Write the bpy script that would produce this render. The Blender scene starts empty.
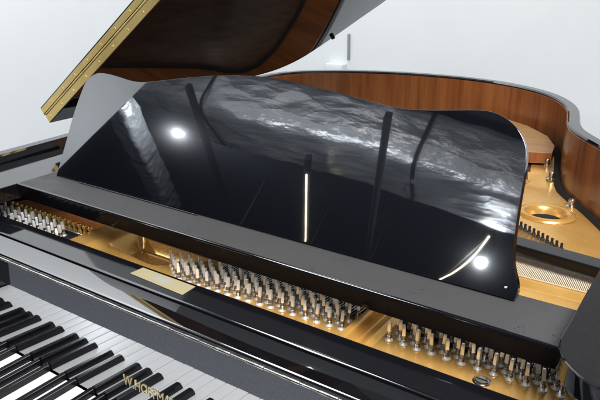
import bpy, bmesh, math, random
from mathutils import Vector, Matrix
random.seed(7)
C = bpy.context.scene.collection
R = math.radians
FLOOR = -0.73          # key tops are at z = 0

# ------------------------------------------------------------------ materials
def mat(name, col=(.5, .5, .5), rough=.5, metal=0., ior=1.5, emit=None, estr=0.):
    m = bpy.data.materials.new(name); m.use_nodes = True
    b = m.node_tree.nodes['Principled BSDF']
    b.inputs['Base Color'].default_value = (*col, 1)
    b.inputs['Roughness'].default_value = rough
    b.inputs['Metallic'].default_value = metal
    b.inputs['IOR'].default_value = ior
    if emit:
        b.inputs['Emission Color'].default_value = (*emit, 1)
        b.inputs['Emission Strength'].default_value = estr
    return m, m.node_tree, b

def N(nt, typ, **kw):
    n = nt.nodes.new(typ)
    for k, v in kw.items():
        if k in n.inputs: n.inputs[k].default_value = v
        else: setattr(n, k, v)
    return n

def coords(nt, scale=(1, 1, 1)):
    tc = N(nt, 'ShaderNodeTexCoord'); mp = N(nt, 'ShaderNodeMapping')
    mp.inputs['Scale'].default_value = scale
    nt.links.new(tc.outputs['Object'], mp.inputs['Vector'])
    return mp.outputs['Vector']

def noise(nt, vec, scale, detail=4., rough=.55):
    n = N(nt, 'ShaderNodeTexNoise'); n.inputs['Scale'].default_value = scale
    n.inputs['Detail'].default_value = detail; n.inputs['Roughness'].default_value = rough
    nt.links.new(vec, n.inputs['Vector']); return n.outputs['Fac']

def ramp(nt, fac, stops):
    r = N(nt, 'ShaderNodeValToRGB'); e = r.color_ramp.elements
    while len(e) < len(stops): e.new(.5)
    for i, (p, c) in enumerate(stops):
        e[i].position = p; e[i].color = (*c, 1) if len(c) == 3 else c
    nt.links.new(fac, r.inputs['Fac']); return r.outputs['Color']

def bump(nt, b, h, strength, dist=.001):
    n = N(nt, 'ShaderNodeBump'); n.inputs['Strength'].default_value = strength
    n.inputs['Distance'].default_value = dist
    nt.links.new(h, n.inputs['Height']); nt.links.new(n.outputs['Normal'], b.inputs['Normal'])

def lacquer(name, ior=1.9, r0=.035, r1=.09, dust=.0, base=(.004, .004, .0055), wob=.02):
    m, nt, b = mat(name, base, r0, 0, ior)
    v = coords(nt)
    n1 = noise(nt, v, 9, 5, .6)
    c = ramp(nt, n1, [(.3, (r0,)*3), (.75, (r1,)*3)])
    nt.links.new(c, b.inputs['Roughness'])
    # fine dust specks lying on the polish
    n2 = noise(nt, v, 900, 2, .5); n3 = noise(nt, v, 14, 4, .6)
    mul = N(nt, 'ShaderNodeMath', operation='MULTIPLY'); nt.links.new(n2, mul.inputs[0]); nt.links.new(n3, mul.inputs[1])
    d = .12 + dust
    col = ramp(nt, mul.outputs[0], [(.38, base), (.56, tuple(x + d*.10 for x in base))])
    nt.links.new(col, b.inputs['Base Color'])
    if wob: bump(nt, b, noise(nt, v, 7, 2, .4), wob, .004)
    return m

M = {}
M['black'] = lacquer('black_lacquer', 1.9)
M['mirror'] = lacquer('black_lacquer_fallboard', 3.5, .012, .025, wob=.004)
M['desk'] = lacquer('black_lacquer_desk', 2.2, .008, .03, base=(.0032, .0036, .0055), wob=.003)
for n_ in M['desk'].node_tree.nodes:
    if n_.type == 'BSDF_PRINCIPLED':                     # hazy polish: a faint wide lobe over the sharp one
        n_.inputs['Coat Weight'].default_value = .16; n_.inputs['Coat Roughness'].default_value = .11; n_.inputs['Coat IOR'].default_value = 1.3
M['lidgloss'] = lacquer('black_lacquer_lid', 1.75, .02, .05, base=(.006, .003, .002), wob=.008)

def dusty():
    m, nt, b = mat('dusty_black', (.1, .1, .1), .45, 0, 1.16)
    v = coords(nt)
    a = noise(nt, v, 380, 4, .7); c = noise(nt, v, 9, 6, .7)
    mx = N(nt, 'ShaderNodeMath', operation='MULTIPLY_ADD'); nt.links.new(a, mx.inputs[0]); mx.inputs[1].default_value = 1.6
    nt.links.new(c, mx.inputs[2])
    col = ramp(nt, mx.outputs[0], [(.85, (.002, .002, .0022)), (1.2, (.006, .006, .0065)), (1.55, (.05, .05, .052))])
    nt.links.new(col, b.inputs['Base Color'])
    rr = ramp(nt, c, [(.36, (.28,)*3), (.64, (.62,)*3)]); nt.links.new(rr, b.inputs['Roughness'])
    return m
M['dusty'] = dusty()

def satin():
    m, nt, b = mat('satin_black', (.02, .02, .021), .3, 0, 1.15)
    v = coords(nt); a = noise(nt, v, 300, 3, .6)
    nt.links.new(ramp(nt, a, [(.3, (.009, .009, .0098)), (.8, (.014, .014, .015))]), b.inputs['Base Color'])
    return m
M['satin'] = satin()

def veneer(name, dark, mid, light, rough=.28, sc=(26, 26, 1.2)):
    m, nt, b = mat(name, mid, rough, 0, 1.5)
    v = coords(nt, sc)
    a = noise(nt, v, 1.6, 6, .62)
    v2 = coords(nt, (140, 140, 3)); f = noise(nt, v2, 2.2, 4, .6)
    mx = N(nt, 'ShaderNodeMath', operation='MULTIPLY_ADD'); nt.links.new(f, mx.inputs[0]); mx.inputs[1].default_value = .35
    nt.links.new(a, mx.inputs[2])
    nt.links.new(ramp(nt, mx.outputs[0], [(.46, dark), (.66, mid), (.9, light)]), b.inputs['Base Color'])
    bump(nt, b, mx.outputs[0], .05, .0006)
    return m
M['veneer'] = veneer('mahogany_veneer', (.13, .040, .012), (.245, .080, .024), (.33, .122, .040), .24, (15, 15, .9))
M['tanwood'] = veneer('pale_wood', (.30, .155, .06), (.40, .22, .09), (.48, .29, .14), .4, (5, 30, 5))
M['soundboard'] = veneer('spruce', (.30, .17, .07), (.42, .25, .11), (.5, .32, .15), .35, (40, 4, 4))

M['shaded_bed'] = veneer('shaded_string_bed', (.014, .006, .003), (.040, .018, .008), (.075, .038, .017), .5, (60, 6, 6))  # dark strings, with the shade under the raised lid in the colour
def gold():
    m, nt, b = mat('bronze_plate', (.6, .36, .11), .34, .5, 1.5)
    v = coords(nt)
    a = noise(nt, v, 13, 4, .6); f = noise(nt, v, 260, 3, .6)
    nt.links.new(ramp(nt, a, [(.3, (.65, .35, .08)), (.7, (.76, .46, .145))]), b.inputs['Base Color'])
    nt.links.new(ramp(nt, f, [(.2, (.17,)*3), (.8, (.32,)*3)]), b.inputs['Roughness'])
    g = noise(nt, v, 520, 4, .7); lg = noise(nt, v, 11, 2, .5)
    q = N(nt, 'ShaderNodeMath', operation='MULTIPLY_ADD'); nt.links.new(lg, q.inputs[0]); q.inputs[1].default_value = 9.; nt.links.new(g, q.inputs[2])
    bump(nt, b, q.outputs[0], .13, .0008)
    return m
M['gold'] = gold()

def ivory():
    m, nt, b = mat('white_key', (.80, .80, .79), .28, 0, 1.45)
    v = coords(nt); a = noise(nt, v, 30, 4, .6)
    nt.links.new(ramp(nt, a, [(.2, (.76, .785, .81)), (.8, (.81, .83, .85))]), b.inputs['Base Color'])
    return m
M['ivory'] = ivory()
M['ebony'] = lacquer('black_key', 1.36, .12, .2, base=(.005, .005, .006), wob=0)

def metal(name, c0, c1, r, sc=120, mt=1.):
    m, nt, b = mat(name, c0, r, mt)
    a = noise(nt, coords(nt), sc, 3, .6)
    nt.links.new(ramp(nt, a, [(.25, c0), (.8, c1)]), b.inputs['Base Color'])
    nt.links.new(ramp(nt, a, [(.2, (r*.7,)*3), (.8, (r*1.5,)*3)]), b.inputs['Roughness'])
    return m
M['nickel'] = metal('nickel', (.62, .59, .54), (.80, .78, .74), .22)
M['pin'] = metal('pin_steel', (.82, .83, .83), (.93, .94, .94), .24, 40, .5)
M['coil'] = metal('coil_steel', (.22, .20, .18), (.42, .39, .35), .3, 400)
M['steel'] = metal('steel_wire', (.55, .53, .50), (.75, .73, .70), .3)
M['copper'] = metal('copper_wire', (.80, .33, .11), (.90, .44, .19), .38, 120, .7)
M['brass'] = metal('brass', (.74, .52, .16), (.88, .69, .30), .24, 5, .72)
M['letter'] = metal('brass_letter', (.50, .40, .20), (.62, .53, .32), .3, 60, .5)

def felt(name, c0, c1, sc=500):
    m, nt, b = mat(name, c0, .95, 0, 1.4)
    v = coords(nt); a = noise(nt, v, sc, 3, .7)
    nt.links.new(ramp(nt, a, [(.3, c0), (.75, c1)]), b.inputs['Base Color'])
    bump(nt, b, a, .5, .001)
    return m
M['felt'] = felt('black_felt', (.006, .006, .006), (.02, .02, .021))
M['redfelt'] = felt('red_felt', (.16, .045, .015), (.24, .08, .025))
M['carpet'] = felt('grey_carpet', (.14, .153, .175), (.24, .255, .285), 130)

def wallmat(name, c, sc=3):
    m, nt, b = mat(name, c, .85, 0, 1.4)
    v = coords(nt); a = noise(nt, v, sc, 5, .6); f = noise(nt, v, 180, 3, .6)
    nt.links.new(ramp(nt, a, [(.2, tuple(x*.97 for x in c)), (.8, tuple(min(1, x*1.02) for x in c))]), b.inputs['Base Color'])
    bump(nt, b, f, .08, .001)
    return m
M['wall'] = wallmat('white_plaster', (.76, .785, .80))
M['ceiling'] = wallmat('dark_ceiling', (.045, .05, .06))
M['darkwall'] = wallmat('dark_wall', (.06, .065, .075))
M['beam'] = wallmat('beam_paint', (.026, .027, .030))
M['plastic'] = wallmat('grey_plastic', (.30, .31, .31), 20)
M['whiteplastic'] = wallmat('pale_plastic', (.75, .79, .82), 20)

def foil():
    m, nt, b = mat('duct_foil', (.88, .90, .93), .33, .8)
    v = coords(nt, (1.1, 3.2, 3.2)); a = noise(nt, v, 5, 4, .55)
    vv = N(nt, 'ShaderNodeTexVoronoi'); vv.inputs['Scale'].default_value = 3.5
    nt.links.new(v, vv.inputs['Vector'])
    mx = N(nt, 'ShaderNodeMath', operation='ADD'); nt.links.new(a, mx.inputs[0]); nt.links.new(vv.outputs['Distance'], mx.inputs[1])
    bump(nt, b, mx.outputs[0], .45, .04)
    return m
M['foil'] = foil()

def labelmat():
    m, nt, b = mat('cream_label', (.34, .3, .2), .55, 0, 1.25)
    v = coords(nt)
    a = noise(nt, v, 230, 3, .6)
    # faded bluish print in the middle of the label
    tc = N(nt, 'ShaderNodeTexCoord'); mp = N(nt, 'ShaderNodeMapping')
    mp.inputs['Location'].default_value = (.079*30, -.104*90, 0); mp.inputs['Scale'].default_value = (30, 90, 0)
    nt.links.new(tc.outputs['Object'], mp.inputs['Vector'])
    g = N(nt, 'ShaderNodeTexGradient', gradient_type='SPHERICAL'); nt.links.new(mp.outputs['Vector'], g.inputs['Vector'])
    mul = N(nt, 'ShaderNodeMath', operation='MULTIPLY'); nt.links.new(g.outputs['Fac'], mul.inputs[0]); nt.links.new(a, mul.inputs[1])
    nt.links.new(ramp(nt, mul.outputs[0], [(.05, (.27, .23, .135)), (.45, (.24, .25, .25))]), b.inputs['Base Color'])
    return m
M['label'] = labelmat()
M['lamp'] = mat('lamp_glow', (1, 1, 1), .5, 0, 1.5, (.86, .93, 1), 14)[0]
M['tube'] = mat('tube_glow', (1, 1, 1), .5, 0, 1.5, (1, .86, .6), 22)[0]

# ------------------------------------------------------------------ mesh helpers
def smooth(me, ang=35):
    for p in me.polygons: p.use_smooth = True
    try: me.set_sharp_from_angle(angle=R(ang))
    except Exception: pass

def obj(name, bm, mats, parent=None, sm=True, ang=35):
    me = bpy.data.meshes.new(name); bm.normal_update(); bm.to_mesh(me); bm.free()
    for m in (mats if isinstance(mats, (list, tuple)) else [mats]): me.materials.append(m)
    if sm: smooth(me, ang)
    o = bpy.data.objects.new(name, me); C.objects.link(o)
    if sm:
        wn = o.modifiers.new('weighted_normals', 'WEIGHTED_NORMAL'); wn.keep_sharp = True; wn.weight = 100
    if parent is not None: attach(o, parent)
    return o

def attach(o, parent):
    o.parent = parent
    w = Matrix.Translation(parent.location) if parent.parent is None else Matrix.Identity(4)
    if parent.parent is None and parent.type == 'EMPTY': o.matrix_parent_inverse = w.inverted()

def tag(o, label=None, cat=None, group=None, kind=None):
    if label: o['label'] = label
    if cat: o['category'] = cat
    if group: o['group'] = group
    if kind: o['kind'] = kind
    return o

def empty(name, loc):
    o = bpy.data.objects.new(name, None); C.objects.link(o); o.location = loc; o.empty_display_size = .1
    return o

def box(bm, x0, x1, y0, y1, z0, z1, bev=0., seg=2, mi=0):
    vs = [bm.verts.new((x, y, z)) for z in (z0, z1) for y in (y0, y1) for x in (x0, x1)]
    fs = [bm.faces.new([vs[i] for i in q]) for q in ((0, 2, 3, 1), (4, 5, 7, 6), (0, 1, 5, 4), (2, 6, 7, 3), (0, 4, 6, 2), (1, 3, 7, 5))]
    for f in fs: f.material_index = mi
    if bev:
        es = list({e for f in fs for e in f.edges})
        r = bmesh.ops.bevel(bm, geom=es, offset=bev, segments=seg, profile=.5, affect='EDGES')
        for f in r['faces']: f.material_index = mi

def prism(bm, pts, z0, z1, bev=0., seg=2, mi=0, fn=None):
    """closed outline (x,y) extruded from z0 to z1; fn maps (u,v,w) to a point"""
    fn = fn or (lambda u, v, w: (u, v, w))
    a = [bm.verts.new(fn(x, y, z0)) for x, y in pts]; b = [bm.verts.new(fn(x, y, z1)) for x, y in pts]
    n = len(pts); fs = []
    fs.append(bm.faces.new(a[::-1])); fs.append(bm.faces.new(b))
    for i in range(n): fs.append(bm.faces.new((a[i], a[(i+1) % n], b[(i+1) % n], b[i])))
    bmesh.ops.recalc_face_normals(bm, faces=fs)
    for f in fs: f.material_index = mi
    if bev:
        es = list({e for f in fs[:2] for e in f.edges})
        r = bmesh.ops.bevel(bm, geom=es, offset=bev, segments=seg, profile=.5, affect='EDGES', clamp_overlap=True)
        for f in r['faces']: f.material_index = mi
    return fs

def prof_x(bm, prof, x0, x1, mi=0):
    """profile in (y,z), run along x"""
    a = [bm.verts.new((x0, y, z)) for y, z in prof]; b = [bm.verts.new((x1, y, z)) for y, z in prof]
    n = len(prof); fs = [bm.faces.new(a), bm.faces.new(b[::-1])]
    for i in range(n): fs.append(bm.faces.new((a[i], b[i], b[(i+1) % n], a[(i+1) % n])))
    bmesh.ops.recalc_face_normals(bm, faces=fs)
    for f in fs: f.material_index = mi

def lathe(bm, prof, cx, cy, z, n=12, mi=0):
    rings = []
    for r, h in prof:
        rings.append([bm.verts.new((cx + r*math.cos(2*math.pi*k/n), cy + r*math.sin(2*math.pi*k/n), z + h)) for k in range(n)])
    fs = []
    for a, b in zip(rings, rings[1:]):
        for k in range(n): fs.append(bm.faces.new((a[k], a[(k+1) % n], b[(k+1) % n], b[k])))
    fs.append(bm.faces.new(rings[-1])); fs.append(bm.faces.new(rings[0][::-1]))
    for f in fs: f.material_index = mi

def tube(bm, pts, r, n=6, mi=0):
    pts = [Vector(p) for p in pts]; rings = []
    for i, p in enumerate(pts):
        t = (pts[min(i+1, len(pts)-1)] - pts[max(i-1, 0)]).normalized()
        u = t.cross(Vector((0, 0, 1)))
        if u.length < 1e-3: u = Vector((1, 0, 0))
        u.normalize(); w = t.cross(u)
        rings.append([bm.verts.new(p + r*(math.cos(2*math.pi*k/n)*u + math.sin(2*math.pi*k/n)*w)) for k in range(n)])
    fs = []
    for a, b in zip(rings, rings[1:]):
        for k in range(n): fs.append(bm.faces.new((a[k], a[(k+1) % n], b[(k+1) % n], b[k])))
    fs += [bm.faces.new(rings[0][::-1]), bm.faces.new(rings[-1])]
    for f in fs: f.material_index = mi

def catmull(pts, n=8, closed=False):
    out = []; L = len(pts)
    rng = range(L) if closed else range(L-1)
    for i in rng:
        g = (lambda k: pts[k % L]) if closed else (lambda k: pts[max(0, min(L-1, k))])
        p0, p1, p2, p3 = g(i-1), g(i), g(i+1), g(i+2)
        for k in range(n):
            t = k/n
            out.append(tuple(.5*(2*b + (c-a)*t + (2*a-5*b+4*c-d)*t*t + (3*b-a-3*c+d)*t**3) for a, b, c, d in zip(p0, p1, p2, p3)))
    if not closed: out.append(pts[-1])
    return out

def offset(line, d):
    out = []
    for i, p in enumerate(line):
        a = line[max(i-1, 0)]; b = line[min(i+1, len(line)-1)]
        tx, ty = b[0]-a[0], b[1]-a[1]; l = math.hypot(tx, ty) or 1
        out.append((p[0] - ty/l*d, p[1] + tx/l*d))
    return out

def sstep(a, b, x):
    t = max(0., min(1., (x-a)/(b-a))); return t*t*(3-2*t)

# ------------------------------------------------------------------ the setting
def quad(name, pts, m, kind='structure'):
    bm = bmesh.new(); vs = [bm.verts.new(p) for p in pts]; bm.faces.new(vs)
    o = obj(name, bm, m, None, False); tag(o, kind=kind); return o
quad('floor', [(-9, -9, FLOOR), (7, -9, FLOOR), (7, 4, FLOOR), (-9, 4, FLOOR)], M['carpet'])
WB = 2.6; WL = -2.45; CEIL = 2.1
bm = bmesh.new(); box(bm, WL, 7, WB, WB+.12, FLOOR, 3.0); tag(obj('wall_back', bm, M['wall'], None, False), kind='structure')
bm = bmesh.new(); prism(bm, [(-.79, FLOOR), (-1.54, 3.0), (WB+.12, 3.0), (WB+.12, FLOOR)], WL-.12, WL, fn=lambda a, b, c: (c, a, b)); tag(obj('wall_left', bm, M['wall'], None, False), kind='structure')
bm = bmesh.new(); box(bm, -9, 5, -9, -.95, CEIL, CEIL+.1); tag(obj('ceiling', bm, M['ceiling'], None, False), kind='structure')
bm = bmesh.new(); box(bm, -8, 5, -8.1, -8, FLOOR, CEIL); box(bm, -8.1, -8, -8, -1.24, FLOOR, CEIL)
tag(obj('wall_front', bm, M['darkwall'], None, False), kind='structure')

# ------------------------------------------------------------------ the piano
piano = empty('grand_piano', (0, .75, FLOOR))
tag(piano, 'black lacquered grand piano with raised lid, gold iron plate and mahogany lined rim', 'grand piano')

# rim
RIMZ = .241; ZB = -.12
inner = catmull([(-.70, -.16), (-.70, .05), (-.705, .25), (-.73, .6), (-.80, 1.1), (-.845, 1.36), (-.80, 1.50), (-.70, 1.588), (-.58, 1.648),
                 (-.44, 1.688), (-.277, 1.703), (-.17, 1.694), (-.07, 1.668), (.03, 1.615), (.110, 1.546), (.168, 1.462), (.203, 1.385), (.226, 1.300), (.246, 1.215),
                 (.274, 1.138), (.316, 1.072), (.366, 1.005), (.46, .86), (.56, .71), (.64, .52), (.675, .32), (.68, .1), (.68, -.16)], 6)
outer = offset(inner, .030)
bm = bmesh.new()
prof = [(0, ZB), (0, RIMZ-.004), (.003, RIMZ), (.027, RIMZ), (.030, RIMZ-.003), (.030, ZB)]
lines = [(offset(inner, d), z) for d, z in prof]
rows = [[bm.verts.new((x, y, z)) for x, y in ln] for ln, z in lines]
for k in range(len(prof)):
    a, b = rows[k], rows[(k+1) % len(prof)]
    for i in range(len(inner)-1): bm.faces.new((a[i], a[i+1], b[i+1], b[i]))
bm.faces.new([r[0] for r in rows]); bm.faces.new([r[-1] for r in rows][::-1])
bmesh.ops.recalc_face_normals(bm, faces=bm.faces)
rim = obj('case_rim', bm, M['black'], piano)
# veneer lining (only behind the music desk), 2 mm proud of the rim
iv = [p for p in inner if p[1] > .42]
bm = bmesh.new(); t = offset(iv, -.0025)
rr = [[bm.verts.new((x, y, z)) for x, y in ln] for ln, z in ((iv, .03), (t, .03), (t, RIMZ-.008), (iv, RIMZ-.008))]
for a, b in ((0, 1), (1, 2), (2, 3)):
    for i in range(len(iv)-1): bm.faces.new((rr[a][i], rr[a][i+1], rr[b][i+1], rr[b][i]))
bmesh.ops.recalc_face_normals(bm, faces=bm.faces)
obj('inner_veneer', bm, M['veneer'], rim)
bm = bmesh.new()
t2 = offset(iv, -.008)
tube(bm, [(x, y, .079 + .020*sstep(1.10, 1.24, y)) for x, y in t2], .010, 6)
obj('felt_strip', bm, M['felt'], rim)

# key bed, slip, blocks, legs
bm = bmesh.new(); box(bm, -.697, .677, -.16, .30, -.085, -.026, .003); obj('key_bed', bm, M['black'], piano)
bm = bmesh.new(); box(bm, -.697, .677, -.174, -.161, -.10, -.055, .003); obj('key_slip', bm, M['black'], piano)
for sx in (-1, 1):
    bm = bmesh.new(); box(bm, *(( -.697, -.6145) if sx < 0 else (.6145, .677)), -.158, -.003, -.025, .085, .006, 3)
    obj('key_block', bm, M['black'], piano)
for lx, ly in ((-.60, .12), (.58, .12), (-.3, 1.45)):
    bm = bmesh.new()
    lathe(bm, [(.030, 0), (.030, .03), (.024, .05), (.036, .35), (.055, .58), (.06, .61), (.06, -FLOOR-.121)], lx, ly, FLOOR, 20)
    obj('leg', bm, M['black'], piano)
bm = bmesh.new()
prism(bm, [(x, y) for x, y in offset(inner, -.004) if True][::-1], -.119, -.10)
obj('bottom_board', bm, M['black'], piano)

# keys
K = .0235
bm = bmesh.new(); box(bm, -K/2+.0006, K/2-.0006, -.150, -.002, -.020, 0, .0012, 2); wk = obj('white_key', bm, M['ivory'], piano)
def copy(o, parent, loc):
    c = o.copy(); C.objects.link(c); c.parent = parent; c.matrix_parent_inverse = o.matrix_parent_inverse.copy(); c.location = loc; return c
for i in range(52):
    loc = ((i-26+.5)*K, 0, random.uniform(-.0004, .0003))
    if i == 0: wk.location = loc
    else: copy(wk, piano, loc)
bm = bmesh.new()
b0 = [(-.0055, -.0965), (.0055, -.0965), (.0055, -.0008), (-.0055, -.0008)]
b1 = [(-.0045, -.0915), (.0045, -.0915), (.0045, -.0008), (-.0045, -.0008)]
va = [bm.verts.new((x, y, .0005)) for x, y in b0]; vb = [bm.verts.new((x, y, .0118)) for x, y in b1]
fs = [bm.faces.new(va[::-1]), bm.faces.new(vb)] + [bm.faces.new((va[i], va[(i+1) % 4], vb[(i+1) % 4], vb[i])) for i in range(4)]
bmesh.ops.bevel(bm, geom=[e for e in bm.edges if max(v.co.z for v in e.verts) > .005 and not all(v.co.y > -.01 for v in e.verts)], offset=.0016, segments=3, affect='EDGES')
bk = obj('black_key', bm, M['ebony'], piano)
first = True
for i in range(52):
    n = 'ABCDEFG'[i % 7]
    if n in 'ACDFG' and i < 51:
        off = {'A': .0022, 'C': -.0018, 'D': .0018, 'F': -.0024, 'G': 0}[n]
        loc = ((i+1-26)*K + off, 0, random.uniform(-.0004, .0003))
        if first: bk.location = loc; first = False
        else: copy(bk, piano, loc)

# fallboard
bm = bmesh.new()
XL, XR = -.6130, .6130
prof = [(.0002, .0032), (.0067, .1745), (.0072, .1800), (.0085, .1825), (.0110, .1838), (.031, .1842), (.0500, .1832), (.0530, .1822), (.0545, .1795), (.055, .175), (.055, .10), (.022, .06), (.02, .0032)]
prof_x(bm, prof, XL, XR)
fall = obj('fallboard', bm, M['mirror'], piano, ang=28)
bm = bmesh.new()
x = XL + .004; k = 0
while x < XR - .03:
    w = .026
    tube(bm, [(x, .0042, .1772), (x+w-.0008, .0042, .1772)], .0021 if k % 2 == 0 else .0016, 8)
    x += w; k += 1
obj('fallboard_hinge', bm, M['nickel'], fall)
cu = bpy.data.curves.new('lettering', 'FONT'); cu.body = 'W.HOFFMANN'; cu.size = .0255; cu.extrude = .0003; cu.align_x = 'CENTER'; cu.space_character = 1.02
to = bpy.data.objects.new('tmp_text', cu); C.objects.link(to)
bpy.context.view_layer.update()
me = bpy.data.meshes.new_from_object(to.evaluated_get(bpy.context.evaluated_depsgraph_get())); bpy.data.objects.remove(to)
me.materials.clear(); me.materials.append(M['letter']); me.name = 'lettering'
tilt = math.atan2(.0065, .1713)
xs = [v.co.x for v in me.vertices]; sx = .128/(max(xs)-min(xs)); cx0 = (max(xs)+min(xs))/2
me.transform(Matrix.Translation((-.005, .0012, .049)) @ Matrix.Rotation(R(90)-tilt, 4, 'X') @ Matrix.Diagonal((sx*.97, .95, 1, 1)) @ Matrix.Translation((-cx0, 0, 0)))
lo = bpy.data.objects.new('lettering', me); C.objects.link(lo); attach(lo, fall)

# rail in front of the tuning pins, with its cream label
bm = bmesh.new()
prof_x(bm, [(.072, .10), (.072, .1655), (.0735, .1695), (.077, .1712), (.122, .1712), (.1255, .1695), (.127, .166), (.127, .10)], -.69, .672)
rail = obj('pin_rail', bm, M['black'], piano, ang=28)
bm = bmesh.new(); prism(bm, [(-.139, .0925), (-.020, .0875), (-.022, .1175), (-.137, .118)], .1714, .1722, .0003, 1)
obj('name_label', bm, M['label'], rail)

# iron plate: front part (heights vary) and back part
PZ = .125
def plate_front_z(x, y):
    z = PZ
    # recess left of the middle, its right side running back at a slant
    e = -.200 + .9*max(0, y-.205)
    rx = sstep(-.345, -.322, x) * (1 - sstep(e-.012, e+.006, x)); ry = sstep(.196+.015*sstep(-.2, -.34, x), .218, y)*(1-sstep(.276, .296, y))
    z -= .034*rx*ry
    z += .012*sstep(-.425, -.40, x)*(1-sstep(-.36, -.335, x))       # raised shoulder left of the recess
    z += .020*sstep(.196, .204, x)*(1-sstep(.212, .219, x))         # strut between middle and treble pins
    z += .006*sstep(.226, .231, x)*(1-sstep(.236, .242, x))
    z -= .006*(1-sstep(-.432, -.425, x))                            # bass field sits lower
    return z
bm = bmesh.new()
def grid(bm, xs, ys, zf, keep=None):
    vs = {}
    for i, x in enumerate(xs):
        for j, y in enumerate(ys):
            if keep is None or keep(x, y): vs[i, j] = bm.verts.new((x, y, zf(x, y)))
    for i in range(len(xs)-1):
        for j in range(len(ys)-1):
            q = [(i, j), (i+1, j), (i+1, j+1), (i, j+1)]
            if all(k in vs for k in q): bm.faces.new([vs[k] for k in q])
fr = lambda a, b, n: [a+(b-a)*k/n for k in range(n+1)]
def seclip(z): return z
YS = fr(.1285, .30, 44)
grid(bm, fr(-.69, .665, 400), YS, plate_front_z)
def plate_back_z(x, y):
    z = .125 - .020*sstep(.30, .325, y) - .025*sstep(.60, .66, y)
    z += .008*sstep(.525, .533, y)*(1-sstep(.542, .550, y))
    # round opening with raised lip
    d = math.hypot((x-.281)/1.0, (y-.955)/.95)
    z -= .060*sstep(.060, .050, d)
    # rise towards the bent side
    z += .018*sstep(1.12, 1.25, y)
    return z
def rim_x(y, right):
    best = None
    for a, b in zip(inner, inner[1:]):
        if min(a[1], b[1]) <= y <= max(a[1], b[1]) and a[1] != b[1]:
            x = a[0] + (b[0]-a[0])*(y-a[1])/(b[1]-a[1])
            if best is None or (x > best if right else x < best): best = x
    return best
rows_ = []
ys = fr(.30, 1.695, 200)
for y in ys:
    xl = rim_x(y, False); xr = rim_x(y, True)
    if xl is None: continue
    n = 150
    rows_.append([bm.verts.new((xl + (xr-xl)*k/n, y+.0002, plate_back_z(xl + (xr-xl)*k/n, y))) for k in range(n+1)])
for a, b in zip(rows_, rows_[1:]):
    for k in range(len(a)-1): bm.faces.new((a[k], a[k+1], b[k+1], b[k]))
bmesh.ops.recalc_face_normals(bm, faces=bm.faces)
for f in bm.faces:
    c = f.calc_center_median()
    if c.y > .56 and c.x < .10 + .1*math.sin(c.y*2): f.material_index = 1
plate = obj('iron_plate', bm, [M['gold'], M['shaded_bed']], piano, ang=60)
# dark opening floor in the round hole
bm = bmesh.new()
n = 40; prof_ = [(.066, -.004), (.063, .003), (.058, .0055), (.052, .0065), (.047, .0045), (.043, 0), (.040, -.008), (.036, -.020)]
rg = [[bm.verts.new((.281 + r_*math.cos(2*math.pi*k/n), .955 + .93*r_*math.sin(2*math.pi*k/n), .080 + h_)) for k in range(n)] for r_, h_ in prof_]
for a, b in zip(rg, rg[1:]):
    for k in range(n): bm.faces.new((a[k], a[(k+1) % n], b[(k+1) % n], b[k]))
obj('opening_lip', bm, M['gold'], plate, ang=60)
bm = bmesh.new(); lathe(bm, [(.0385, 0), (.0385, .003)], .281, .955, .063, 28)
for v in bm.verts: v.co.y = .955 + .93*(v.co.y-.955)
obj('opening_floor', bm, M['felt'], plate)
# slotted screw in front of the treble pins
def screw(x, y, z, r):
    bm = bmesh.new(); lathe(bm, [(r*1.25, 0), (r*1.25, .001), (r, .0015), (r, .0026), (r*.8, .0034)], x, y, z, 24)
    box(bm, x-r*.75, x+r*.75, y-.0008, y+.0008, z+.0035, z+.0039, 0, 1, 1)
    return bm
obj('plate_screw', screw(.398, .196, PZ, .0095), [M['nickel'], M['felt']], plate)
for bx, by in ((.195, 1.270), (.230, 1.185), (.318, 1.030)):
    bm = bmesh.new(); zz = plate_back_z(bx, by)
    lathe(bm, [(.013, 0), (.013, .004), (.008, .006), (.008, .018), (.006, .021)], bx, by, zz, 12)
    obj('plate_bolt', bm, M['nickel'], plate)
# dark felt under the strings between the pins and the agraffes
for x0, x1 in ((-.088, .196), (.252, .64)):
    bm = bmesh.new(); box(bm, x0, x1, .246, .292, PZ+.0008, PZ+.006, .001); obj('string_felt', bm, M['felt'], plate)
bm = bmesh.new(); box(bm, -.69, -.436, .135, .211, PZ-.0058, PZ-.0035, .001); obj('string_felt', bm, M['felt'], plate)
bm = bmesh.new(); box(bm, -.69, -.40, .236, .292, PZ-.006, PZ-.002, .001); obj('string_felt', bm, M['redfelt'], plate)

# tuning pins
def pin_mesh(bm, x, y, z, rot=0., h=1.):
    lathe(bm, [(.0060, 0), (.0060, .0007), (.0030, .0010), (.0030, .004*h)], x, y, z, 10)
    lathe(bm, [(.0036, .0042*h), (.0041, .0048*h), (.0037, .0056*h), (.0041, .0064*h), (.0037, .0072*h), (.0041, .008*h), (.0036, .0088*h)], x, y, z, 10, 1)
    lathe(bm, [(.0029, .009*h), (.0029, .014*h)], x, y, z, 10, 1)
    rr = []                                                          # tapered square head
    for r, hh in ((.0026, .0135), (.0030, .0155), (.0029, .025), (.0027, .0290), (.0019, .0304)):
        rr.append([bm.verts.new((x + r*1.12*math.cos(rot + math.pi/4 + k*math.pi/2), y + r*1.12*math.sin(rot + math.pi/4 + k*math.pi/2), z + hh*h)) for k in range(4)])
    for a, b in zip(rr, rr[1:]):
        for k in range(4): bm.faces.new((a[k], a[(k+1) % 4], b[(k+1) % 4], b[k]))
    bm.faces.new(rr[-1])
pins = []
# bass field
for j in range(9):
    for k in range(3):
        pins.append((-.655 + .0245*j + .0105*k, .197 - .0145*k, PZ-.0035))
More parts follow.
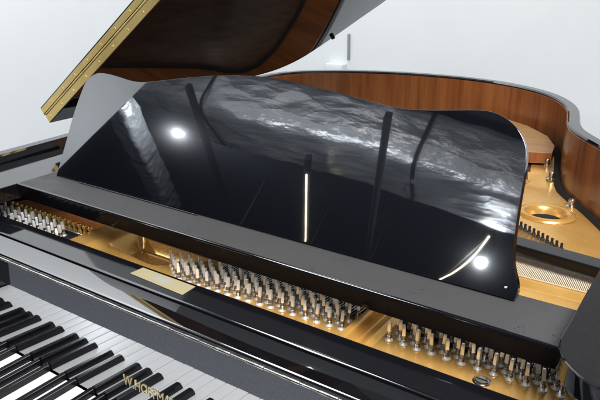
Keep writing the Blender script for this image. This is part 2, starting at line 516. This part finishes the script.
# middle field: clusters of four running forward to the right
for j in range(18):
    for k in range(5):
        xb = -.176 + .0208*j; yb = .200 + .0024*j
        x = xb + .0122*k; y = yb + .016 - (.0080 + .0003*j)*k
        if x < .193: pins.append((x, y, PZ))
# treble field
for j in range(19):
    for k in range(4):
        x = .2560 + .0212*j + .0112*(k % 2) + .003*(k//2); y = .2155 + .012*k + .0006*j
        if .252 < x < .640: pins.append((x, y, PZ))
cam = Vector((.604, -.502, .631))
pins.sort(key=lambda p: (Vector(p)-cam).length)
vis = [p for p in pins if p[0] < .50]
near = vis[:100]; rest = [p for p in pins if p not in near]
protos = []
for q in range(5):
    bm = bmesh.new(); pin_mesh(bm, 0, 0, 0, R(random.uniform(-8, 30)), 1.0)
    me = bpy.data.meshes.new('tuning_pin'); bm.normal_update(); bm.to_mesh(me); bm.free(); me.materials.append(M['pin']); me.materials.append(M['coil']); smooth(me, 30); protos.append(me)
for x, y, z in near:
    o = bpy.data.objects.new('tuning_pin', random.choice(protos)); C.objects.link(o)
    attach(o, piano); o.location = (x + random.uniform(-.0007, .0007), y + random.uniform(-.0007, .0007), z+.0004)
    o.rotation_euler = (R(-4+random.uniform(-3, 3)), R(random.uniform(-3, 3)), R(random.uniform(-15, 15)))
bm = bmesh.new()
for x, y, z in rest: pin_mesh(bm, x, y, z+.0004, R(random.uniform(-40, 40)))
tag(obj('tuning_pin_rows', bm, [M['pin'], M['coil']], piano, ang=30), kind='stuff')

# agraffes: brass studs in rows
def agraffe(x, y, z):
    bm = bmesh.new(); lathe(bm, [(.0042, 0), (.0042, .004), (.003, .005), (.003, .009), (.0044, .010), (.0046, .014), (.003, .0165)], x, y, z, 10)
    return bm
bm = bmesh.new(); box(bm, -.695, -.385, .212, .226, PZ-.007, PZ+.0035, .003, 3); obj('agraffe_bar', bm, M['nickel'], plate)
for k in range(17): obj('agraffe', agraffe(-.668 + .0165*k, .220, PZ+.0032), M['brass'], plate)
for k in range(19): obj('agraffe', agraffe(-.085 + .0145*k, .276, PZ+.0062), M['brass'], plate)
# row of dark studs further back on the right
for k in range(11):
    t = k/10; bm = bmesh.new(); x, y = .247 + .113*t, .842 - .076*t
    lathe(bm, [(.0045, 0), (.0045, .006), (.0028, .007), (.0028, .016)], x, y, plate_back_z(x, y), 8)
    obj('damper_stud', bm, M['felt'], plate)
bm = bmesh.new()
for k in range(11):
    t = k/10; x, y = .241 + .113*t, .830 - .076*t
    lathe(bm, [(.0032, 0), (.0032, .005)], x, y, plate_back_z(x, y), 8)
obj('bridge_pins', bm, M['nickel'], plate)

# strings
bm = bmesh.new()
for j in range(34):
    x0 = -.69 + .0088*j
    p0 = Vector((x0, .224, PZ+.009)); d = Vector((.50, .87, 0)).normalized()
    p1 = p0 + d*.75; p1.z = .137
    if rim_x(min(p1.y, 1.6), True): tube(bm, [p0, p1], .0019, 6)
tag(obj('bass_strings', bm, M['copper'], piano), kind='stuff')
bm = bmesh.new()
for j in range(56):
    x = -.09 + .0051*j
    tube(bm, [(x-.001, .232, PZ+.010), (x+.010, .278, PZ+.0175), (x+.03, 1.02, .132)], .0007, 4)
for j in range(150):
    x = .03 + .0029*j
    yr = .842 - .076*(x-.02-.247)/.113
    if x < .50: tube(bm, [(x, .553, .1095), (x-.006, .655, .1075), (x-.022, min(yr, 1.2), plate_back_z(x-.022, yr)+.006)], .00062, 4)
tag(obj('steel_strings', bm, M['steel'], piano), kind='stuff')
# black rail across the strings
bm = bmesh.new()
prism(bm, [(-.05, .640), (.60, .560), (.60, .600), (-.05, .683)], .124, .146, .004, 3)
obj('damper_rail', bm, lacquer('rail_lacquer', 1.4, .1, .2, wob=0), piano, ang=28)
# cream cloth under the short string ends
bm = bmesh.new(); box(bm, -.05, .56, .556, .650, .088, .1075, .002); obj('string_cloth', bm, felt('cream_felt', (.62, .50, .36), (.80, .70, .56)), piano)
# pale wooden brace at the bend of the rim
bm = bmesh.new(); prism(bm, [(.205, 1.270), (.120, 1.235), (-.12, 1.36), (-.25, 1.60), (-.06, 1.625), (.06, 1.545), (.145, 1.45), (.192, 1.35)], .106, .137, .002, 2)
for f in bm.faces: f.material_index = 0 if f.normal.z > .5 else 1
obj('wood_brace', bm, [M['tanwood'], M['veneer']], piano, ang=28)

# side rails that carry the music desk
bm = bmesh.new(); box(bm, -.699, -.553, .105, .40, .190, .2215, .003); obj('side_rail', bm, M['black'], piano)
cr = [(.492 + .075*(1-math.cos(a)), .070 + .075*(1-math.sin(a))) for a in [R(90*k/10) for k in range(11)]]
slab = cr + [(.678, .070), (.678, .40), (.492, .40)]
bm = bmesh.new(); prism(bm, slab, .2235, .252, .003, 3)
for f in bm.faces: f.material_index = 1 if f.normal.z > .9 else 0
bmesh.ops.recalc_face_normals(bm, faces=bm.faces)
o = obj('side_shelf', bm, [M['black'], M['satin']], piano, ang=28)
bm = bmesh.new(); box(bm, .60, .677, .14, .36, .12, .222, .002); obj('side_rail', bm, M['black'], piano)

# music shelf
bm = bmesh.new()
prof_x(bm, [(.1745, .1905), (.1706, .2175), (.1716, .2207), (.1745, .2220), (.268, .2220), (.271, .2205), (.2725, .2165), (.2725, .1905)], -.5515, .598)
for f in bm.faces:
    c = f.calc_center_median(); f.material_index = 1 if c.z > .2218 else 0
shelf = obj('music_shelf', bm, [M['black'], M['dusty']], piano, ang=28)

# music desk: a leaning panel with a curved outline
T = R(25); DY, DZ = .2445, .2262
dn = Vector((0, math.sin(T), math.cos(T)))
def desk_pt(u, v, w): return (u, DY + v*math.sin(T) + w*math.cos(T), DZ + v*math.cos(T) - w*math.sin(T))
DESK = [(-.522, -.0012)] + catmull([(-0.525, -0.0083), (-0.5232, 0.0132), (-0.5204, 0.0664), (-0.5174, 0.128), (-0.5108, 0.1708), (-0.5044, 0.1967), (-0.4906, 0.2106), (-0.4718, 0.2185), (-0.4416, 0.2191), (-0.408, 0.216), (-0.3692, 0.2117), (-0.3336, 0.2131), (-0.2732, 0.2236), (-0.2021, 0.2358), (-0.1236, 0.2456), (-0.0655, 0.2482), (-0.0073, 0.246), (0.0428, 0.241), (0.0904, 0.2362), (0.1447, 0.2296), (0.1956, 0.2248), (0.2344, 0.2265), (0.2709, 0.2308), (0.31, 0.2355), (0.3308, 0.2352), (0.3498, 0.2293), (0.3669, 0.218), (0.3805, 0.2011), (0.3868, 0.1847), (0.3904, 0.1547), (0.393, 0.1154), (0.3967, 0.0765), (0.4006, 0.051), (0.4059, 0.0366), (0.412, 0.0238), (0.4154, 0.0117)], 3) + [(.4135, -.0012)]
bm = bmesh.new(); prism(bm, DESK, 0, .013, .0018, 2, 0, desk_pt)
desk = obj('music_desk', bm, M['desk'], piano, ang=28)
bm = bmesh.new(); box(bm, -.45, -.13, .2400, .2424, .2222, .2245, .0006); obj('desk_ledge', bm, M['black'], desk)
bm = bmesh.new()
lathe(bm, [(.0018, 0), (.0018, .0006), (.0012, .001)], 0, 0, 0, 12)
bm.transform(Matrix.Translation(desk_pt(.400, .012, -.0002)) @ Matrix.Rotation(R(90)-T, 4, 'X')); obj('desk_screw', bm, M['nickel'], desk)
# prop stay behind the desk
bm = bmesh.new(); tube(bm, [(.20, .275, .224), (.20, .345, .36)], .004, 8); obj('desk_stay', bm, M['brass'], desk)

# lid
LA = R(35.3); HX, HZ = -.770, .262
def lid_pt(x, y, w):   # w along the lid's upper normal
    s = x - HX; return (HX + s*math.cos(LA) - w*math.sin(LA), y, HZ + s*math.sin(LA) + w*math.cos(LA))
lo_ = catmull([(.72, .40), (.70, .52), (.60, .72), (.45, .93), (.33, 1.12), (.22, 1.32), (.08, 1.45), (-.10, 1.495), (-.335, 1.472), (-.442, 1.45), (-.563, 1.425), (-.68, 1.385), (-.735, 1.31), (-.752, 1.22)], 6)
outline = [(-.754, .40)] + lo_ + [(-.754, 1.12)]
bm = bmesh.new(); prism(bm, outline, 0, .022, .002, 2, 0, lid_pt)
lid = obj('lid', bm, M['lidgloss'], piano, ang=28)
bm = bmesh.new(); prism(bm, [(-.758, .400), (.72, .400), (.70, .74), (-.765, .80)], .0235, .0455, .002, 2, 0, lid_pt)
flap = obj('front_flap', bm, M['black'], lid, ang=28)
bm = bmesh.new()
def leaf(w0, w1, y0, y1, x0=-.752, x1=.70):
    prism(bm, [(x0, y0), (x1, y0), (x1, y1), (x0, y1)], w0, w1, .0006, 1, 0, lid_pt)
leaf(.0015, .0195, .3982, .3998); leaf(.0265, .0410, .3982, .3998, -.756)
# knuckle of the hinge
x = -.750; k = 0
while x < .69:
    tube(bm, [lid_pt(x, .4002, .0228), lid_pt(x+.048, .4002, .0228)], .0024 if k % 2 else .0021, 8); x += .0492; k += 1
for k in range(24):
    for w in (.0105, .0335):
        s = -.736 + .062*k + (.031 if w > .02 else 0)
        if s < .69:
            p = lid_pt(s, .3982, w); lathe_b = bmesh.new()
            lathe(lathe_b, [(.0026, 0), (.0026, .0005), (.0015, .0008)], 0, 0, 0, 8)
            lathe_b.transform(Matrix.Translation(p) @ Matrix.Rotation(R(90), 4, 'X'))
            tm = bpy.data.meshes.new('t'); lathe_b.to_mesh(tm); lathe_b.free(); bm.from_mesh(tm); bpy.data.meshes.remove(tm)
obj('lid_hinge', bm, M['brass'], lid, ang=28)
bm = bmesh.new(); lathe(bm, [(.007, 0), (.007, .008), (.0055, .0095)], 0, 0, 0, 14)
bm.transform(Matrix.Translation(lid_pt(-.545, 1.405, -.0005)) @ Matrix.Rotation(-LA, 4, 'Y') @ Matrix.Rotation(R(180), 4, 'X')); obj('lid_buffer', bm, M['felt'], lid)

# ------------------------------------------------------------------ things on the wall and the ceiling
bm = bmesh.new(); box(bm, -1.2285, -1.2155, WB-.012, WB-.0005, .122, .262, .003); box(bm, -1.2265, -1.2175, WB-.0135, WB-.0125, .128, .256, .0003, 1)
tag(obj('wall_bracket', bm, M['plastic']), 'short narrow grey strip fixed upright on the white wall above the rim', 'wall bracket')
bm = bmesh.new(); box(bm, -1.345, -1.235, WB-.05, WB-.0005, .02, .098, .004); box(bm, -1.335, -1.245, WB-.0535, WB-.051, .03, .088, .001)
tag(obj('wall_box', bm, M['whiteplastic']), 'pale square box on the white wall just above the mahogany rim', 'wall box')

def duct(name, pts, r, label, hz=1.):
    root = empty(name, pts[0]); tag(root, label, 'air duct', 'silver ducts under the ceiling')
    bm = bmesh.new(); L = []
    for a, b in zip(pts, pts[1:]):
        m_ = max(4, int((Vector(b)-Vector(a)).length/.03))
        for k in range(m_): L.append(Vector(a).lerp(Vector(b), k/m_))
    L.append(Vector(pts[-1])); NS = 64
    rnd = random.Random(11); rings = []
    for i_, p in enumerate(L):
        t = (L[min(i_+1, len(L)-1)] - L[max(i_-1, 0)]).normalized(); u = t.cross(Vector((0, 0, 1))).normalized()
        ring = []
        for k in range(NS):                                # rounded box section, crumpled foil skin
            an = 2*math.pi*k/NS; c, s_ = math.cos(an), math.sin(an)
            e = (abs(c)**5 + abs(s_)**5)**-.2
            q = p + r*e*(c*u + s_*hz*Vector((0, 0, 1)))
            w_ = math.sin(i_*.23+k*.31)*math.sin(i_*.11-k*.2) + .7*math.sin(i_*.71+k*.13) * math.sin(k*.45+i_*.05)
            q += (c*u + s_*Vector((0, 0, 1)))*(.007*w_ + rnd.uniform(-.0012, .0012))
            ring.append(bm.verts.new(q))
        rings.append(ring)
    for a, b in zip(rings, rings[1:]):
        for k in range(NS): bm.faces.new((a[k], a[(k+1) % NS], b[(k+1) % NS], b[k]))
    bm.faces.new(rings[0][::-1]); bm.faces.new(rings[-1])
    obj('duct_skin', bm, M['foil'], root, ang=25)
    bm = bmesh.new(); n = 3
    for k in range(n):
        i = int((k+.5)/n*(len(L)-2)); d = (L[i+1]-L[i]).normalized()
        u_ = d.cross(Vector((0, 0, 1))).normalized()
        e_ = [(c_, s_, (abs(c_)**5 + abs(s_)**5)**-.2) for c_, s_ in ((math.cos(2*math.pi*k_/40), math.sin(2*math.pi*k_/40)) for k_ in range(40))]
        rg_ = [[bm.verts.new(L[i]+d*o_ + (r*e+.012)*(c_*u_ + s_*hz*Vector((0, 0, 1)))) for c_, s_, e in e_] for o_ in (-.012, .012)]
        for k_ in range(40): bm.faces.new((rg_[0][k_], rg_[0][(k_+1) % 40], rg_[1][(k_+1) % 40], rg_[1][k_]))
    obj('duct_band', bm, M['beam'], root)
duct('air_duct', [(-2.95, -1.76, 1.86), (-2.0, -1.80, 1.82), (-1.2, -1.90, 1.82), (-.45, -2.10, 1.82), (1.2, -2.5, 1.82)], .25, 'wide crumpled silver duct under the dark ceiling, mirrored along the top of the music desk', .8)
duct('air_duct', [(-3.45, -1.55, 1.92), (-3.9, -2.75, 1.84), (-4.4, -3.9, 1.84)], .11, 'narrow silver duct running away at left, mirrored at the left of the music desk')
for q, (a, b) in enumerate((((-2.02, -1.18), (-3.6, -5.0)), ((-1.43, -1.72), (-2.98, -5.0)), ((-.75, -1.20), (-2.25, -5.0)))):
    bm = bmesh.new(); prism(bm, [(a[0]-.018, a[1]), (a[0]+.018, a[1]), (b[0]+.018, b[1]), (b[0]-.018, b[1])], 1.50, 1.55, .008, 1)
    bmw = .006
    for t in (.0, .55, .98):
        x, y = a[0]+(b[0]-a[0])*t, a[1]+(b[1]-a[1])*t - .0
        if t > 0: box(bm, x-bmw, x+bmw, y-bmw, y+bmw, 1.566, CEIL)
    tag(obj('ceiling_beam', bm, M['beam'], None), ['dark hanging beam mirrored left of the upright light line', 'dark hanging beam that carries the upright light line', 'dark hanging beam mirrored right of the upright light line'][q], 'beam', 'dark beams under the ceiling')

def spot(x, y, z, label, power):
    root = empty('spotlight', (x, y, CEIL-.002)); tag(root, label, 'spotlight', 'ceiling spotlights')
    bm = bmesh.new(); lathe(bm, [(.036, 0), (.044, .015), (.042, .12), (.03, .15), (.012, .17), (.012, CEIL-.003-z)], x, y, z, 20); obj('lamp_housing', bm, M['beam'], root)
    bm = bmesh.new(); lathe(bm, [(.028, -.004), (.033, -.0015)], x, y, z, 24); obj('lamp_glass', bm, M['lamp'], root)
    l = bpy.data.lights.new('spot_lamp', 'POINT'); l.energy = power; l.shadow_soft_size = .012
    l.color = (.86, .93, 1)
    lo = bpy.data.objects.new('spot_lamp', l); C.objects.link(lo); lo.location = (x, y, z-.022)
spot(-3.18, -2.34, 1.90, 'lit round ceiling spotlight mirrored as the bright spot at upper left of the desk', 90)
spot(-.535, -2.61, 1.55, 'lit round ceiling spotlight mirrored as the bright spot at lower right of the desk', 35)
def tubelight(p, q, label, bow=0.):
    root = empty('tube_light', p); tag(root, label, 'tube light', 'ceiling tube lights')
    bm = bmesh.new(); tube(bm, [Vector(p).lerp(Vector(q), k/10) + Vector((bow*math.sin(math.pi*k/10), 0, 0)) for k in range(11)], .0045, 10); obj('glass_tube', bm, M['tube'], root)
    bm = bmesh.new(); a, b = Vector(p)+Vector((0, 0, .022)), Vector(q)+Vector((0, 0, .022)); tube(bm, [a, b], .014, 4); obj('tube_mount', bm, M['beam'], root)
tubelight((-1.46, -1.83, 1.465), (-1.93, -2.88, 1.465), 'long thin lit tube mirrored upright in the middle of the desk')
tubelight((-.385, -2.10, 1.465), (-.855, -2.93, 1.465), 'long thin lit tube mirrored slanting at lower right of the desk', .035)

# ------------------------------------------------------------------ light
def area(name, loc, target, sx, sy, power, col=(1, 1, 1), spread=180):
    l = bpy.data.lights.new(name, 'AREA'); l.shape = 'RECTANGLE'; l.size = sx; l.size_y = sy; l.energy = power; l.color = col; l.spread = R(spread)
    o = bpy.data.objects.new(name, l); C.objects.link(o); o.location = loc
    o.rotation_euler = (Vector(target)-Vector(loc)).to_track_quat('-Z', 'Y').to_euler()
area('added_soft_light', (1.25, -.65, 2.0), (.15, .25, .05), 1.2, 1.0, 125, (1, .985, .96))  # added key light for keys and pins, no real lamp here
area('added_soft_light', (-1.40, 1.15, 2.95), (-2.45, .35, .4), 1.4, 1.2, 72, (.97, .985, 1))  # added out of view to whiten the left wall
area('duct_fill_light', (-1.25, -.95, .85), (-1.45, -2.0, 1.9), 1.7, .3, 34, (.88, .94, 1))  # added fill that brightens the silver duct, not a lamp of the room
w = bpy.data.worlds.new('World'); bpy.context.scene.world = w; w.use_nodes = True
bg = w.node_tree.nodes['Background']; bg.inputs[0].default_value = (.90, .95, 1, 1); bg.inputs[1].default_value = .36

# ------------------------------------------------------------------ camera
cd = bpy.data.cameras.new('camera'); co = bpy.data.objects.new('camera', cd); C.objects.link(co)
cd.sensor_width = 36; cd.sensor_fit = 'HORIZONTAL'; cd.lens = 643.477/600*36; cd.clip_start = .02; cd.clip_end = 100
yaw, pitch, roll = .609, .355, -.009
cy, sy, cp, sp = math.cos(yaw), math.sin(yaw), math.cos(pitch), math.sin(pitch)
f = Vector((-sy*cp, cy*cp, -sp)); r = Vector((cy, sy, 0)); u = r.cross(f)
cr_, sr_ = math.cos(roll), math.sin(roll)
r2 = cr_*r + sr_*u; u2 = -sr_*r + cr_*u
co.matrix_world = Matrix(((r2.x, u2.x, -f.x, cam.x), (r2.y, u2.y, -f.y, cam.y), (r2.z, u2.z, -f.z, cam.z), (0, 0, 0, 1)))
sc = bpy.context.scene; sc.camera = co
sc.view_settings.view_transform = 'Standard'; sc.view_settings.look = 'None'; sc.view_settings.exposure = 0
sc.render.engine = 'CYCLES'; sc.cycles.use_denoising = True
sc.cycles.max_bounces = 8
